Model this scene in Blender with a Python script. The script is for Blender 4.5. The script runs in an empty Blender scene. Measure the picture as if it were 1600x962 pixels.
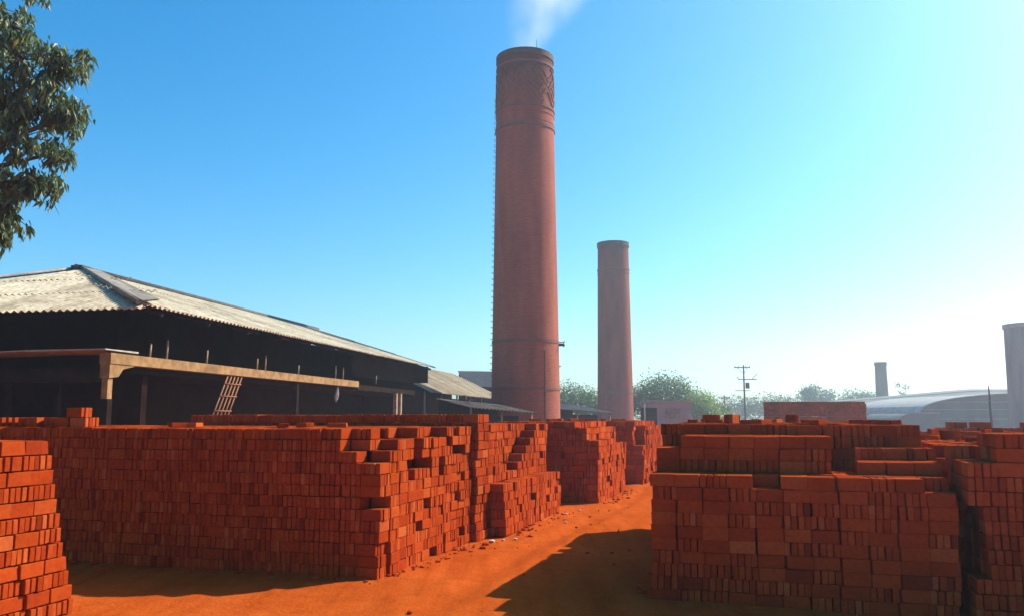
import bpy, bmesh, math, random
import numpy as np
from mathutils import Vector, Matrix, Euler
R = math.radians
rnd = random.Random(7)
sc = bpy.context.scene
COL = sc.collection

# ------------------------------------------------------------------ camera, sky, sun, exposure
cam_d = bpy.data.cameras.new('camera')
cam = bpy.data.objects.new('camera', cam_d); COL.objects.link(cam)
CAM = Vector((0, 0, 1.62))
cam.location = CAM
cam.rotation_euler = (R(90 + 7.41), 0, 0)
cam_d.sensor_width = 36; cam_d.lens = 29.25
cam_d.clip_start = 0.05; cam_d.clip_end = 3000
sc.camera = cam

SUN_EL, SUN_AZ = 37.0, 62.0          # azimuth from +Y (straight ahead) towards +X (right)
w = bpy.data.worlds.new('World'); sc.world = w; w.use_nodes = True
nt = w.node_tree; nt.nodes.clear()
sky = nt.nodes.new('ShaderNodeTexSky'); sky.sky_type = 'NISHITA'; sky.sun_disc = False
sky.sun_elevation = R(SUN_EL); sky.sun_rotation = R(SUN_AZ)
sky.air_density = 1.0; sky.dust_density = 1.5; sky.ozone_density = 2.5; sky.altitude = 200
hs = nt.nodes.new('ShaderNodeMix'); hs.data_type = 'RGBA'; hs.blend_type = 'MULTIPLY'; hs.inputs[0].default_value = 1; hs.inputs[7].default_value = (0.84, 1.07, 1.10, 1)   # the phone camera's cool cast
bg = nt.nodes.new('ShaderNodeBackground'); bg.inputs['Strength'].default_value = 0.11
wo = nt.nodes.new('ShaderNodeOutputWorld')
nt.links.new(sky.outputs[0], hs.inputs[6]); st_ = nt.nodes.new('ShaderNodeHueSaturation'); st_.inputs['Saturation'].default_value = 1.33
nt.links.new(hs.outputs[2], st_.inputs['Color']); nt.links.new(st_.outputs[0], bg.inputs[0]); nt.links.new(bg.outputs[0], wo.inputs[0])

sl = bpy.data.lights.new('sun', 'SUN'); sl.energy = 5.0; sl.angle = R(0.5); sl.color = (1.0, 0.93, 0.82)
so = bpy.data.objects.new('sun', sl); COL.objects.link(so)
sdir = Vector((math.sin(R(SUN_AZ)) * math.cos(R(SUN_EL)), math.cos(R(SUN_AZ)) * math.cos(R(SUN_EL)), math.sin(R(SUN_EL))))
so.rotation_euler = sdir.to_track_quat('Z', 'Y').to_euler(); so.location = sdir * 60

sc.view_settings.view_transform = 'Standard'; sc.view_settings.look = 'None'
sc.view_settings.exposure = 0.86; sc.view_settings.gamma = 1.0
sc.cycles.use_denoising = True
sc.cycles.max_bounces = 6; sc.cycles.diffuse_bounces = 3; sc.cycles.volume_bounces = 1
sc.cycles.sample_clamp_indirect = 6

# ------------------------------------------------------------------ helpers
AZ = R(17)                            # the lane runs 17 degrees right of the view
DX, DY = math.sin(AZ), math.cos(AZ)
def world(d, n): return (d * DX + n * math.cos(AZ), d * DY - n * math.sin(AZ))
def lanecoords(x, y): return (x * DX + y * DY, x * math.cos(AZ) - y * math.sin(AZ))

def tag(o, label=None, cat=None, group=None, kind=None):
    if label: o['label'] = label
    if cat: o['category'] = cat
    if group: o['group'] = group
    if kind: o['kind'] = kind
    return o
def thing(name, loc, label, cat, rz=0.0, group=None):
    o = bpy.data.objects.new(name, None); COL.objects.link(o)
    o.empty_display_size = 0.2
    o.location = loc; o.rotation_euler = (0, 0, rz)
    return tag(o, label, cat, group)
def link_mesh(name, me, parent=None, loc=None, rot=None, kind=None):
    o = bpy.data.objects.new(name, me); COL.objects.link(o)
    if parent: o.parent = parent
    if loc is not None: o.location = loc
    if rot is not None: o.rotation_euler = rot
    if kind: o['kind'] = kind
    return o
class MB:
    """collects simple shapes, then becomes ONE mesh object"""
    def __init__(s): s.v = []; s.f = []; s.sm = []
    def add(s, vs, fs, smooth=False):
        b = len(s.v); s.v += [tuple(p) for p in vs]
        s.f += [tuple(i + b for i in f) for f in fs]; s.sm += [smooth] * len(fs)
    def box(s, x0, x1, y0, y1, z0, z1, M=None):
        vs = [(x, y, z) for z in (z0, z1) for y in (y0, y1) for x in (x0, x1)]
        if M is not None: vs = [M @ Vector(p) for p in vs]
        s.add(vs, [(0, 2, 3, 1), (4, 5, 7, 6), (0, 1, 5, 4), (1, 3, 7, 5), (3, 2, 6, 7), (2, 0, 4, 6)])
    def tube(s, p, q, r0, r1=None, n=8):
        r1 = r0 if r1 is None else r1
        p, q = Vector(p), Vector(q); a = (q - p).normalized()
        u = a.orthogonal().normalized(); v = a.cross(u)
        vs = []
        for c, r in ((p, r0), (q, r1)):
            vs += [c + (u * math.cos(2 * math.pi * k / n) + v * math.sin(2 * math.pi * k / n)) * r for k in range(n)]
        b = len(s.v); s.v += [tuple(x) for x in vs]
        for k in range(n):
            s.f.append((b + k, b + (k + 1) % n, b + n + (k + 1) % n, b + n + k)); s.sm.append(True)
        s.f.append(tuple(b + k for k in reversed(range(n)))); s.sm.append(False)
        s.f.append(tuple(b + n + k for k in range(n))); s.sm.append(False)
    def mesh(s, name, mat):
        me = bpy.data.meshes.new(name); me.from_pydata(s.v, [], s.f)
        me.polygons.foreach_set('use_smooth', s.sm)
        if mat: me.materials.append(mat)
        me.update(); return me
    def build(s, name, mat, parent=None, loc=None, rot=None, kind=None):
        return link_mesh(name, s.mesh(name, mat), parent, loc, rot, kind)

class NT:
    def __init__(s, name, rough=0.9, spec=0.2):
        s.m = bpy.data.materials.new(name); s.m.use_nodes = True
        s.t = s.m.node_tree; s.b = s.t.nodes['Principled BSDF']
        s.b.inputs['Roughness'].default_value = rough
        s.b.inputs['Specular IOR Level'].default_value = spec
    def n(s, t, **kw):
        x = s.t.nodes.new(t)
        for k, v in kw.items():
            if k in x.inputs: x.inputs[k].default_value = v
            else: setattr(x, k, v)
        return x
    def l(s, a, b): s.t.links.new(a, b)
    def ramp(s, fac, stops):
        r = s.n('ShaderNodeValToRGB'); e = r.color_ramp.elements
        while len(e) < len(stops): e.new(0.5)
        for q, (p, c) in zip(e, stops): q.position = p; q.color = (*c, 1)
        s.l(fac, r.inputs[0]); return r.outputs[0]
    def noise(s, scale, detail=4, coord='Object', rough=0.55):
        tc = s.n('ShaderNodeTexCoord'); x = s.n('ShaderNodeTexNoise', Scale=scale, Detail=detail, Roughness=rough)
        s.l(tc.outputs[coord], x.inputs['Vector']); return x.outputs['Fac']
    def mul(s, a, b, fac=1.0, mode='MULTIPLY'):
        x = s.n('ShaderNodeMix', data_type='RGBA', blend_type=mode)
        x.inputs[0].default_value = fac
        s.l(a, x.inputs[6])
        if isinstance(b, tuple): x.inputs[7].default_value = (*b, 1)
        else: s.l(b, x.inputs[7])
        return x.outputs[2]
    def rand(s):
        a = s.n('ShaderNodeObjectInfo'); g = s.n('ShaderNodeNewGeometry')
        p = s.n('ShaderNodeMath', operation='ADD'); s.l(a.outputs['Random'], p.inputs[0]); s.l(g.outputs['Random Per Island'], p.inputs[1])
        f = s.n('ShaderNodeMath', operation='FRACT'); s.l(p.outputs[0], f.inputs[0]); return f.outputs[0]
    def bump(s, h, strength=0.3, dist=0.01):
        x = s.n('ShaderNodeBump', Strength=strength, Distance=dist); s.l(h, x.inputs['Height']); s.l(x.outputs[0], s.b.inputs['Normal'])
    def col(s, c):
        if isinstance(c, tuple): s.b.inputs['Base Color'].default_value = (*c, 1)
        else: s.l(c, s.b.inputs['Base Color'])

def m_simple(name, c0, c1, scale=4, rough=0.85, bump=0.2, spec=0.2):
    k = NT(name, rough, spec); f = k.noise(scale, 6)
    k.col(k.ramp(f, [(0.3, c0), (0.7, c1)]))
    if bump: k.bump(k.noise(scale * 6, 4), bump, 0.01)
    return k.m
def m_brick():
    k = NT('fired_brick', 0.95, 0.0)
    c = k.ramp(k.rand(), [(0.0, (0.20, 0.025, 0.007)), (0.05, (0.29, 0.035, 0.007)), (0.25, (0.335, 0.043, 0.0075)), (0.75, (0.375, 0.054, 0.009)), (0.93, (0.40, 0.066, 0.013)), (1.0, (0.43, 0.092, 0.024))])
    geo = k.n('ShaderNodeNewGeometry')
    nz = k.n('ShaderNodeTexNoise', Scale=1.3, Detail=5); k.l(geo.outputs['Position'], nz.inputs['Vector'])
    c = k.mul(c, k.ramp(nz.outputs['Fac'], [(0.25, (0.66, 0.60, 0.62)), (0.6, (1, 1, 1))]), 0.8)
    n2 = k.n('ShaderNodeTexNoise', Scale=28, Detail=4); k.l(geo.outputs['Position'], n2.inputs['Vector'])
    c = k.mul(c, k.ramp(n2.outputs['Fac'], [(0.3, (0.78, 0.74, 0.72)), (0.6, (1.05, 1.05, 1.05))]), 0.8)
    k.col(c)
    n3 = k.n('ShaderNodeTexNoise', Scale=90, Detail=3); k.l(geo.outputs['Position'], n3.inputs['Vector'])
    k.bump(n3.outputs['Fac'], 0.35, 0.004)
    return k.m
def m_ground():
    k = NT('orange_earth', 0.97, 0.0)
    geo = k.n('ShaderNodeNewGeometry')
    def nz(s, d=6, r=0.6):
        x = k.n('ShaderNodeTexNoise', Scale=s, Detail=d, Roughness=r); k.l(geo.outputs['Position'], x.inputs['Vector']); return x.outputs['Fac']
    c = k.ramp(nz(0.55), [(0.3, (0.37, 0.062, 0.008)), (0.55, (0.43, 0.078, 0.011)), (0.75, (0.48, 0.104, 0.018))])
    mp = k.n('ShaderNodeMapping'); mp.inputs['Rotation'].default_value = (0, 0, AZ); mp.inputs['Scale'].default_value = (2.6, 0.22, 1); k.l(geo.outputs['Position'], mp.inputs['Vector'])
    st = k.n('ShaderNodeTexNoise', Scale=1.7, Detail=7, Roughness=.6); k.l(mp.outputs[0], st.inputs['Vector'])
    c = k.mul(c, k.ramp(st.outputs['Fac'], [(0.3, (0.76, 0.70, 0.62)), (0.5, (1, 1, 1)), (0.72, (1.10, 1.20, 1.5))]), 0.9)
    c = k.mul(c, k.ramp(nz(6), [(0.3, (0.80, 0.74, 0.68)), (0.6, (1, 1, 1))]), 0.7)
    c = k.mul(c, k.ramp(nz(45, 4), [(0.33, (0.72, 0.64, 0.58)), (0.5, (1, 1, 1)), (0.8, (1.1, 1.08, 1.1))]), 0.6)
    k.col(c)
    k.bump(nz(22, 8, 0.65), 0.55, 0.03)
    return k.m
def m_corr(name, a, b):
    k = NT(name, 0.85, 0.15)
    geo = k.n('ShaderNodeNewGeometry')
    def nz(s, d=6): 
        x = k.n('ShaderNodeTexNoise', Scale=s, Detail=d); k.l(geo.outputs['Position'], x.inputs['Vector']); return x.outputs['Fac']
    c = k.ramp(nz(0.8), [(0.3, a), (0.7, b)])
    c = k.mul(c, k.ramp(k.rand(), [(0, (0.72, 0.70, 0.69)), (0.4, (0.95, 0.94, 0.92)), (1, (1.06, 1.05, 1.04))]), 1)
    c = k.mul(c, k.ramp(nz(7), [(0.35, (0.60, 0.56, 0.52)), (0.6, (1, 1, 1))]), 0.75)
    c = k.mul(c, k.ramp(nz(2.2, 8), [(0.36, (0.62, 0.58, 0.55)), (0.5, (1, 1, 1))]), 0.7)
    k.col(c); k.bump(nz(40), 0.2, 0.005)
    return k.m
def m_leaf(name, c0, c1, c2, yellow=None, trans=0.25):
    k = NT(name, 0.45, 0.4)
    st = [(0.0, c0), (0.5, c1), (0.9, c2)]
    if yellow: st.append((0.97, yellow))
    k.col(k.ramp(k.rand(), st))
    k.b.inputs['Transmission Weight'].default_value = 0
    tl = k.n('ShaderNodeBsdfTranslucent'); tl.inputs[0].default_value = (c2[0] * 1.6, c2[1] * 1.7, c2[2], 1)
    mx = k.n('ShaderNodeMixShader'); mx.inputs[0].default_value = trans
    k.l(k.b.outputs[0], mx.inputs[1]); k.l(tl.outputs[0], mx.inputs[2])
    k.l(mx.outputs[0], k.t.nodes['Material Output'].inputs[0])
    return k.m
def m_chimney(name, a, b, mortar, soot_z0, soot_z1):
    k = NT(name, 0.92, 0.1)
    uv = k.n('ShaderNodeUVMap')
    br = k.n('ShaderNodeTexBrick', Scale=1.0)
    br.inputs['Color1'].default_value = (*a, 1); br.inputs['Color2'].default_value = (*b, 1); br.inputs['Mortar'].default_value = (*mortar, 1)
    br.inputs['Mortar Size'].default_value = 0.008; br.inputs['Brick Width'].default_value = 0.24; br.inputs['Row Height'].default_value = 0.075
    br.inputs['Bias'].default_value = 0.1
    k.l(uv.outputs[0], br.inputs['Vector'])
    c = br.outputs['Color']
    geo = k.n('ShaderNodeNewGeometry')
    mp = k.n('ShaderNodeMapping'); mp.inputs['Scale'].default_value = (1.0, 1.0, 0.18); k.l(geo.outputs['Position'], mp.inputs['Vector'])
    nz = k.n('ShaderNodeTexNoise', Scale=1.6, Detail=7); k.l(mp.outputs[0], nz.inputs['Vector'])
    c = k.mul(c, k.ramp(nz.outputs['Fac'], [(0.3, (0.70, 0.66, 0.66)), (0.62, (1.06, 1.04, 1.02))]), 0.9)
    tc = k.n('ShaderNodeTexCoord'); sp = k.n('ShaderNodeSeparateXYZ'); k.l(tc.outputs['Object'], sp.inputs[0])
    mr = k.n('ShaderNodeMapRange'); mr.inputs[1].default_value = soot_z0; mr.inputs[2].default_value = soot_z1; k.l(sp.outputs[2], mr.inputs[0])
    ad = k.n('ShaderNodeMath', operation='MULTIPLY_ADD'); k.l(nz.outputs['Fac'], ad.inputs[0]); ad.inputs[1].default_value = 0.5; k.l(mr.outputs[0], ad.inputs[2])
    c = k.mul(c, k.ramp(ad.outputs[0], [(0.35, (1, 1, 1)), (0.9, (0.72, 0.68, 0.68)), (1.3, (0.4, 0.37, 0.38))]), 1)
    k.col(c); k.bump(br.outputs['Fac'], -0.4, 0.01)
    return k.m

BRICK = m_brick()
EARTH = m_ground()
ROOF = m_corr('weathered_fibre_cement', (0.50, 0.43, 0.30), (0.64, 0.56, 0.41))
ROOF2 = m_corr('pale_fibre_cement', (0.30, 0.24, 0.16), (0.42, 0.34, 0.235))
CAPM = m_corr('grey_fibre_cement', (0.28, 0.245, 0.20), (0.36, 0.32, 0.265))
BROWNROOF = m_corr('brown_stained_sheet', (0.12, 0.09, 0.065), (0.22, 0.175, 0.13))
DARKROOF = m_simple('dark_and_shaded_sheet', (0.05, 0.05, 0.055), (0.09, 0.09, 0.095), 3)
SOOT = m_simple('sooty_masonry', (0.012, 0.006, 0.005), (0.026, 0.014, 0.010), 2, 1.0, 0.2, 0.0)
SLABM = m_simple('soot_and_shade_timber', (0.013, 0.009, 0.007), (0.03, 0.02, 0.015), 3, 1.0, 0.2, 0.0)  # soot on the shed timbers; painted shade on the corner column
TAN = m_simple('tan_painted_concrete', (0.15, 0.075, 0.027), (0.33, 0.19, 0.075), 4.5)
EDGE = m_simple('pale_sheet_edge', (0.24, 0.21, 0.17), (0.40, 0.36, 0.30), 5)
WOOD = m_simple('grey_weathered_wood', (0.20, 0.14, 0.09), (0.36, 0.27, 0.18), 8)
POLEM = m_simple('dark_pole_wood', (0.06, 0.055, 0.05), (0.11, 0.10, 0.09), 5)
METAL = m_simple('dark_iron', (0.03, 0.025, 0.025), (0.07, 0.055, 0.05), 9, 0.6)
CONC = m_simple('grey_concrete', (0.22, 0.22, 0.21), (0.36, 0.35, 0.33), 1.2)
GREYMET = m_simple('grey_roof_metal', (0.10, 0.112, 0.112), (0.145, 0.158, 0.155), 0.6)
PALEMET = m_simple('pale_roof_metal', (0.15, 0.155, 0.14), (0.20, 0.205, 0.187), 0.5)
PINKW = m_simple('faded_plaster', (0.23, 0.20, 0.19), (0.33, 0.29, 0.275), 1.0)
WHITE = m_simple('pale_scrap', (0.42, 0.36, 0.31), (0.58, 0.53, 0.48), 9)
BARK = m_simple('bark', (0.07, 0.05, 0.035), (0.14, 0.10, 0.07), 10)
LEAF = m_leaf('drooping_leaf', (0.036, 0.060, 0.020), (0.060, 0.095, 0.030), (0.10, 0.14, 0.055), (0.25, 0.21, 0.03))
LEAF_G = m_leaf('bush_leaf', (0.07, 0.13, 0.02), (0.11, 0.19, 0.03), (0.15, 0.24, 0.045), None, 0.3)
LEAF_D = m_leaf('far_dark_leaf', (0.028, 0.066, 0.018), (0.042, 0.098, 0.024), (0.062, 0.13, 0.032), None, 0.2)

# ------------------------------------------------------------------ ground
def vnoise():
    g = {}
    def f(x, y):
        xi, yi = math.floor(x), math.floor(y); fx, fy = x - xi, y - yi
        fx = fx * fx * (3 - 2 * fx); fy = fy * fy * (3 - 2 * fy)
        def q(a, b):
            if (a, b) not in g: g[(a, b)] = random.Random(a * 7919 + b * 104729).random()
            return g[(a, b)]
        return (q(xi, yi) * (1 - fx) + q(xi + 1, yi) * fx) * (1 - fy) + (q(xi, yi + 1) * (1 - fx) + q(xi + 1, yi + 1) * fx) * fy - 0.5
    return f
NZ = vnoise()
def gz(x, y):
    if abs(x) > 14 or y > 32 or y < 0: return 0.0
    d, n = lanecoords(x, y)
    z = 0.035 * NZ(x * 0.9, y * 0.9) + 0.016 * NZ(x * 3.1, y * 3.1) + 0.012 * NZ(x * 7.3, y * 7.3)
    for c in (-2.75, -1.65):
        e = n - c - 0.12 * math.sin(d * 0.5)
        z -= 0.02 * math.exp(-(e / 0.13) ** 2) - 0.009 * math.exp(-((abs(e) - 0.25) / 0.1) ** 2)
    return z - 0.004
def spaced(lo, hi, step, far):
    a = list(np.arange(lo, hi + 1e-6, step)); s = step
    b = []; x = hi
    while x < far: s *= 1.35; x += s; b.append(min(x, far))
    c = []; x = lo; s = step
    while x > -far: s *= 1.35; x -= s; c.append(max(x, -far))
    return list(reversed(c)) + a + b
xs = spaced(-8, 5, 0.08, 400); ys = spaced(3, 24, 0.09, 400)
gv = [(x, y, gz(x, y)) for y in ys for x in xs]
nx = len(xs)
gf = [(j * nx + i, j * nx + i + 1, (j + 1) * nx + i + 1, (j + 1) * nx + i) for j in range(len(ys) - 1) for i in range(nx - 1)]
gm = bpy.data.meshes.new('ground'); gm.from_pydata(gv, [], gf); gm.materials.append(EARTH)
gm.polygons.foreach_set('use_smooth', [True] * len(gf))
tag(link_mesh('ground', gm), 'orange bare earth of the brickyard with faint wheel ruts', kind='structure')

# ------------------------------------------------------------------ bricks
BL, BH, BT = 0.221, 0.111, 0.0495        # length, height on edge, thickness
def brick_variant(seed, chips=True):
    r = random.Random(seed)
    bm = bmesh.new(); bmesh.ops.create_cube(bm, size=1)
    for v in bm.verts:
        v.co.x *= BT; v.co.y *= BL; v.co.z *= BH
        v.co += Vector((r.uniform(-.0015, .0015), r.uniform(-.003, .003), r.uniform(-.0015, .0015)))
    if seed % 2:
        v = bm.verts[:][r.randrange(8)]; v.co *= Vector((r.uniform(.7, .95), r.uniform(.93, .98), r.uniform(.85, .95)))
    bmesh.ops.bevel(bm, geom=bm.edges[:], offset=r.uniform(.003, .006), segments=1, affect='EDGES')
    me = bpy.data.meshes.new('brick'); bm.to_mesh(me); bm.free(); me.materials.append(BRICK)
    return me
BV = [brick_variant(k) for k in range(8)]
BOXV = np.array([(x, y, z) for z in (-.5, .5) for y in (-.5, .5) for x in (-.5, .5)]) * np.array([BT, BL, BH])
BOXF = np.array([(0, 2, 3, 1), (4, 5, 7, 6), (0, 1, 5, 4), (1, 3, 7, 5), (3, 2, 6, 7), (2, 0, 4, 6)])
def join_bricks(items, name, parent, kind='stuff'):
    """items: list of (loc, euler) in the parent's space -> one mesh"""
    vs = np.empty((len(items) * 8, 3)); fs = []
    rr = np.random.RandomState(len(items))
    for i, (loc, eu) in enumerate(items):
        m = np.array(Euler(eu).to_matrix())
        vs[i * 8:i * 8 + 8] = (BOXV + rr.uniform(-.002, .002, (8, 3))) @ m.T + np.array(loc)
        fs.append(BOXF + i * 8)
    me = bpy.data.meshes.new(name); me.from_pydata(vs.tolist(), [], np.concatenate(fs).tolist())
    me.materials.append(BRICK)
    return link_mesh(name, me, parent, kind=kind)
CP, SP = math.cos(R(7.41)), math.sin(R(7.41))
def visible_size(p, faces):
    """rough share of the picture one brick fills: faces = outward normals and areas that are open"""
    v = Vector(p) - CAM; dep = v.y * CP + v.z * SP
    if dep < 0.5: return 0
    x = v.x / dep; y = (v.z * CP - v.y * SP) / dep
    if abs(x) > 0.64 or abs(y) > 0.39: return 0
    a = 0
    for nrm, ar in faces:
        c = -(nrm.dot(v)) / v.length
        if c > 0: a += ar * c
    return a / v.length_squared
NV, DV, UPV = Vector((math.cos(AZ), -math.sin(AZ), 0)), Vector((DX, DY, 0)), Vector((0, 0, 1))
CELL = 0.2265
def brick_stack(label, d0, n0, nd, nn, sgn, rh, hf, along_n, skip=None, batter=0.0, seed=1, group='brick stacks along the lane', max_parts=300, extra=None, sag=0.0, narrow=None):
    """cells of four bricks on edge; i runs away from the viewer, j runs from n0 to the side sgn; hf(i, j) = courses"""
    r = random.Random(seed)
    wx, wy = world(d0, n0)
    root = thing('brick_stack', (wx, wy, 0), label, 'brick stack', -AZ, group)
    H = {}
    for i in range(nd):
        for j in range(nn): H[i, j] = max(0, int(hf(i, j)))
    sk = {}
    def solid(i, j, k):
        if H.get((i, j), 0) <= k or k < 0: return k < 0
        return not sk.get((i, j, k), False)
    if skip:
        for (i, j), h in H.items():
            for k in range(h):
                if skip(i, j, k, h, r): sk[i, j, k] = True
    items = []
    joff = {}
    for (i, j), h in H.items():
        for k in range(h):
            if not solid(i, j, k): continue
            left = j + 1 if sgn < 0 else j - 1; right = j - 1 if sgn < 0 else j + 1
            oF, oB = not solid(i - 1, j, k), not solid(i + 1, j, k)
            oR, oL = not solid(i, right, k), not solid(i, left, k)
            oT = not solid(i, j, k + 1)
            if not (oF or oB or oR or oL or oT): continue
            o = r.random() < (along_n(i, j, k) if callable(along_n) else along_n)   # True: bricks lie along n
            cy = (i + .5) * CELL + batter * k + r.uniform(-.007, .007)
            cx = sgn * ((j + .5) * CELL) + r.uniform(-.007, .007)
            if oR and r.random() < 0.10: cx += r.uniform(-.03, .02)
            if oF and r.random() < 0.08: cy += r.uniform(-.015, .03)
            cy += .07 * NZ(j * .55 + seed * 3.1, k * .4); cx += .055 * NZ(i * .55 + seed * 1.7, k * .4 + 50)
            cz = k * rh + BH / 2 - 0.006 + sag * NZ(i * .31 + seed, j * .31) + r.uniform(-.002, .002)
            slim = bool(narrow and narrow(i, j, k)); o = o and not slim
            for q in range(4):
                if slim and q < 2: continue
                t = (q - 1.5) * CELL / 4 + r.uniform(-.0025, .0025)
                if oT and not (oF or oR or oL) and r.random() < .04: continue
                if o: lx, ly, rz = cx, cy + t, math.pi / 2
                else: lx, ly, rz = cx + t, cy, 0
                lx += r.uniform(-.003, .003) if not (o and oR) else r.uniform(-.007, .007)
                ly += r.uniform(-.003, .003) if not (not o and oF) else r.uniform(-.008, .006)
                rz += r.uniform(-.012, .012)
                fc = []
                edge = q == (0) , q == 3
                if oF and (not o or q == 0): fc.append((-DV, BL * BH if o else BT * BH))
                rq = 3
                if oR and (o or q == 3): fc.append((NV, BT * BH if o else BL * BH))
                if oL and (o or q == 0): fc.append((-NV, BT * BH if o else BL * BH))
                if oT: fc.append((UPV, BL * BT))
                x, y = wx + lx * math.cos(AZ) + ly * DX, wy - lx * math.sin(AZ) + ly * DY
                items.append((visible_size((x, y, cz), fc), (lx, ly, cz), (r.uniform(-.006, .006), r.uniform(-.006, .006), rz)))
    for loc, eu in (extra or []):
        x, y = wx + loc[0] * math.cos(AZ) + loc[1] * DX, wy - loc[0] * math.sin(AZ) + loc[1] * DY
        items.append((visible_size((x, y, loc[2]), [(-DV, .012), (NV, .012)]), loc, eu))
    items.sort(key=lambda t: -t[0])
    for s, loc, eu in items[:max_parts]:
        link_mesh('brick', BV[r.randrange(8)], root, loc, eu)
    if len(items) > max_parts: join_bricks([(l, e) for s, l, e in items[max_parts:]], 'brick_courses', root)
    return root
def loose(n, x0, x1, y0, y1, z, seed, spread=0.04):
    """bricks dropped flat or on edge over the top of a stack, local space"""
    r = random.Random(seed); out = []
    for _ in range(n):
        flat = r.random() < 0.85
        out.append(((r.uniform(x0, x1), r.uniform(y0, y1), z + (BT / 2 if flat else BH / 2) + r.uniform(0, spread)),
                    (r.uniform(-.03, .03), (math.pi / 2 if flat else 0) + r.uniform(-.03, .03), r.uniform(0, 6.28))))
    return out

# nearest stack, lower left, sunlit
brick_stack('nearest sunlit brick stack at the lower left, its end stepping back course by course', 3.80, -5.65, 9, 6, -1, 0.120,
            lambda i, j: 12, lambda i, j, k: 0.10 if k % 2 else 0.92, batter=-.031, seed=3)
# long shaded wall of bricks
def h2(i, j):
    if i == 0: return {0: 10, 1: 12}.get(j, 13)
    if j == 0: return [10, 11, 12, 12, 13, 12, 12, 13, 13, 12, 13, 13][min(i, 11)]
    return 13
def sk2(i, j, k, h, r):
    if j == 0 and k >= 9: return r.random() < 0.30
    if j == 0: return r.random() < 0.045
    if j == 1 and i <= 2 and k >= 11: return r.random() < .3
    return i == 0 and 4 < k < 11 and r.random() < 0.0012
brick_stack('long shaded wall of stacked bricks left of the lane with a notched sunlit end', 7.84, -3.80, 12, 26, -1, 0.1155, h2,
            lambda i, j, k: 0.05 if i == 0 and j > 0 else 0.6, sk2, seed=5, sag=.006,
            extra=loose(5, -3.2, -0.9, 0.25, 1.2, 13 * .1155 - .004, 4, .0))
brick_stack('single taller row of bricks rising just behind the long shaded wall', 10.58, -3.72, 2, 22, -1, 0.1186,
            lambda i, j: 14 if j < 20 else 13, 0.25, seed=8, sag=.01)
def h4(i, j):
    if j == 0: return 6 if i < 14 else 0
    if j == 1: return [8, 8, 8, 8, 7, 7, 8, 9, 10, 11, 12, 13, 13, 13, 4, 4, 4, 0, 0][min(i, 18)]
    if j == 2 and i > 16: return 5
    return 13 - ((i * 7 + j * 3) % 5 == 0)
brick_stack('sunlit stepped brick stack with a low bench beside the lane', 11.12, -3.50, 19, 9, -1, 0.1165, h4, 0.62,
            lambda i, j, k, h, r: k > 1 and r.random() < (.07 if j < 2 else .02), seed=11, sag=.03,
            extra=loose(16, -2.0, -0.6, .1, 3.2, 13 * .1165, 9, .0))
def h5(i, j):
    if j == 0: return 10 if i < 8 else 9
    if j == 1: return 12
    return 13
brick_stack('tall brick stack with a shaded front under the largest chimney', 15.7, -3.10, 14, 9, -1, 0.1175, h5, 0.25,
            lambda i, j, k, h, r: k > 1 and r.random() < (.08 if j == 0 else .012), seed=14, sag=.03,
            extra=loose(5, -1.8, -0.5, .1, 2.8, 13 * .1175, 19, .0))
brick_stack('farthest brick stack at the end of the lane below the second chimney', 20.4, -2.92, 17, 9, -1, 0.1165,
            lambda i, j: (8 if i < 2 else 12) if j == 0 else 13, 0.5,
            lambda i, j, k, h, r: j == 0 and r.random() < .09, seed=17, sag=.03,
            extra=loose(5, -1.8, -0.5, .1, 3.5, 13 * .1165, 21, .0))
# right of the lane
def h7(i, j):
    if i < 2: return 10 - (i == 0 and j in (4, 10))
    if j == 0: return 12
    if j <= 6: return 13
    if j == 7: return 10
    return 11 if i < 4 else 12
brick_stack('shaded brick stack of three steps in front at the right of the lane', 7.70, -1.05, 5, 11, 1, 0.111, h7, 0.62,
            None, seed=21)
brick_stack('long brick stack behind the stepped one, small debris along its top', 8.90, -1.08, 19, 11, 1, 0.1105,
            lambda i, j: 14 - (i > 2 and (i * 5 + j * 3) % 11 == 0), 0.35,
            lambda i, j, k, h, r: k > 2 and r.random() < .012, seed=23, sag=.02,
            extra=loose(22, 0.1, 2.4, .3, 4.2, 14 * .1105 - .012, 24, .0))
brick_stack('brick stack cut off by the right edge of the frame beside a dark gap', 7.62, 1.51, 4, 9, 1, 0.1146,
            lambda i, j: (11 if i < 3 else 12) if j == 0 else (13 if i < 3 else 12), 0.22,
            lambda i, j, k, h, r: k > 2 and j > 0 and r.random() < .012, seed=27, narrow=lambda i, j, k: j == 0 and i < 3 and 2 < k < 8)
brick_stack('low rough brick stack with sunlit uneven top at the right', 8.62, 1.50, 30, 14, 1, 0.114,
            lambda i, j: 12 - ((i * 13 + j * 7 + i * j) % 5 == 0), 0.5,
            lambda i, j, k, h, r: k > 5 and r.random() < .03, seed=29, sag=.05,
            extra=loose(90, .1, 3.0, .3, 6.5, 12 * .114 - .006, 31, .0))
brick_stack('distant purple-red brick stack standing high before the hazy trees', 41.8, -0.2, 6, 20, 1, 0.1165,
            lambda i, j: 20 if not (j == 19 and i < 1) else 19, 0.3, None, seed=33, max_parts=60, group='brick stacks in the far yard')
brick_stack('low broken brick stack beyond the rough one at the right edge', 19.0, 3.2, 5, 34, 1, 0.1165,
            lambda i, j: 11 + (j * 5 // 4 + j // 7) % 3 - (i == 0), 0.4, lambda i, j, k, h, r: k == h - 1 and r.random() < .2, seed=37, max_parts=120,
            group='brick stacks in the far yard', extra=loose(10, .2, 7, .3, 1.0, 11 * .1165, 39, .0))

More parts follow.
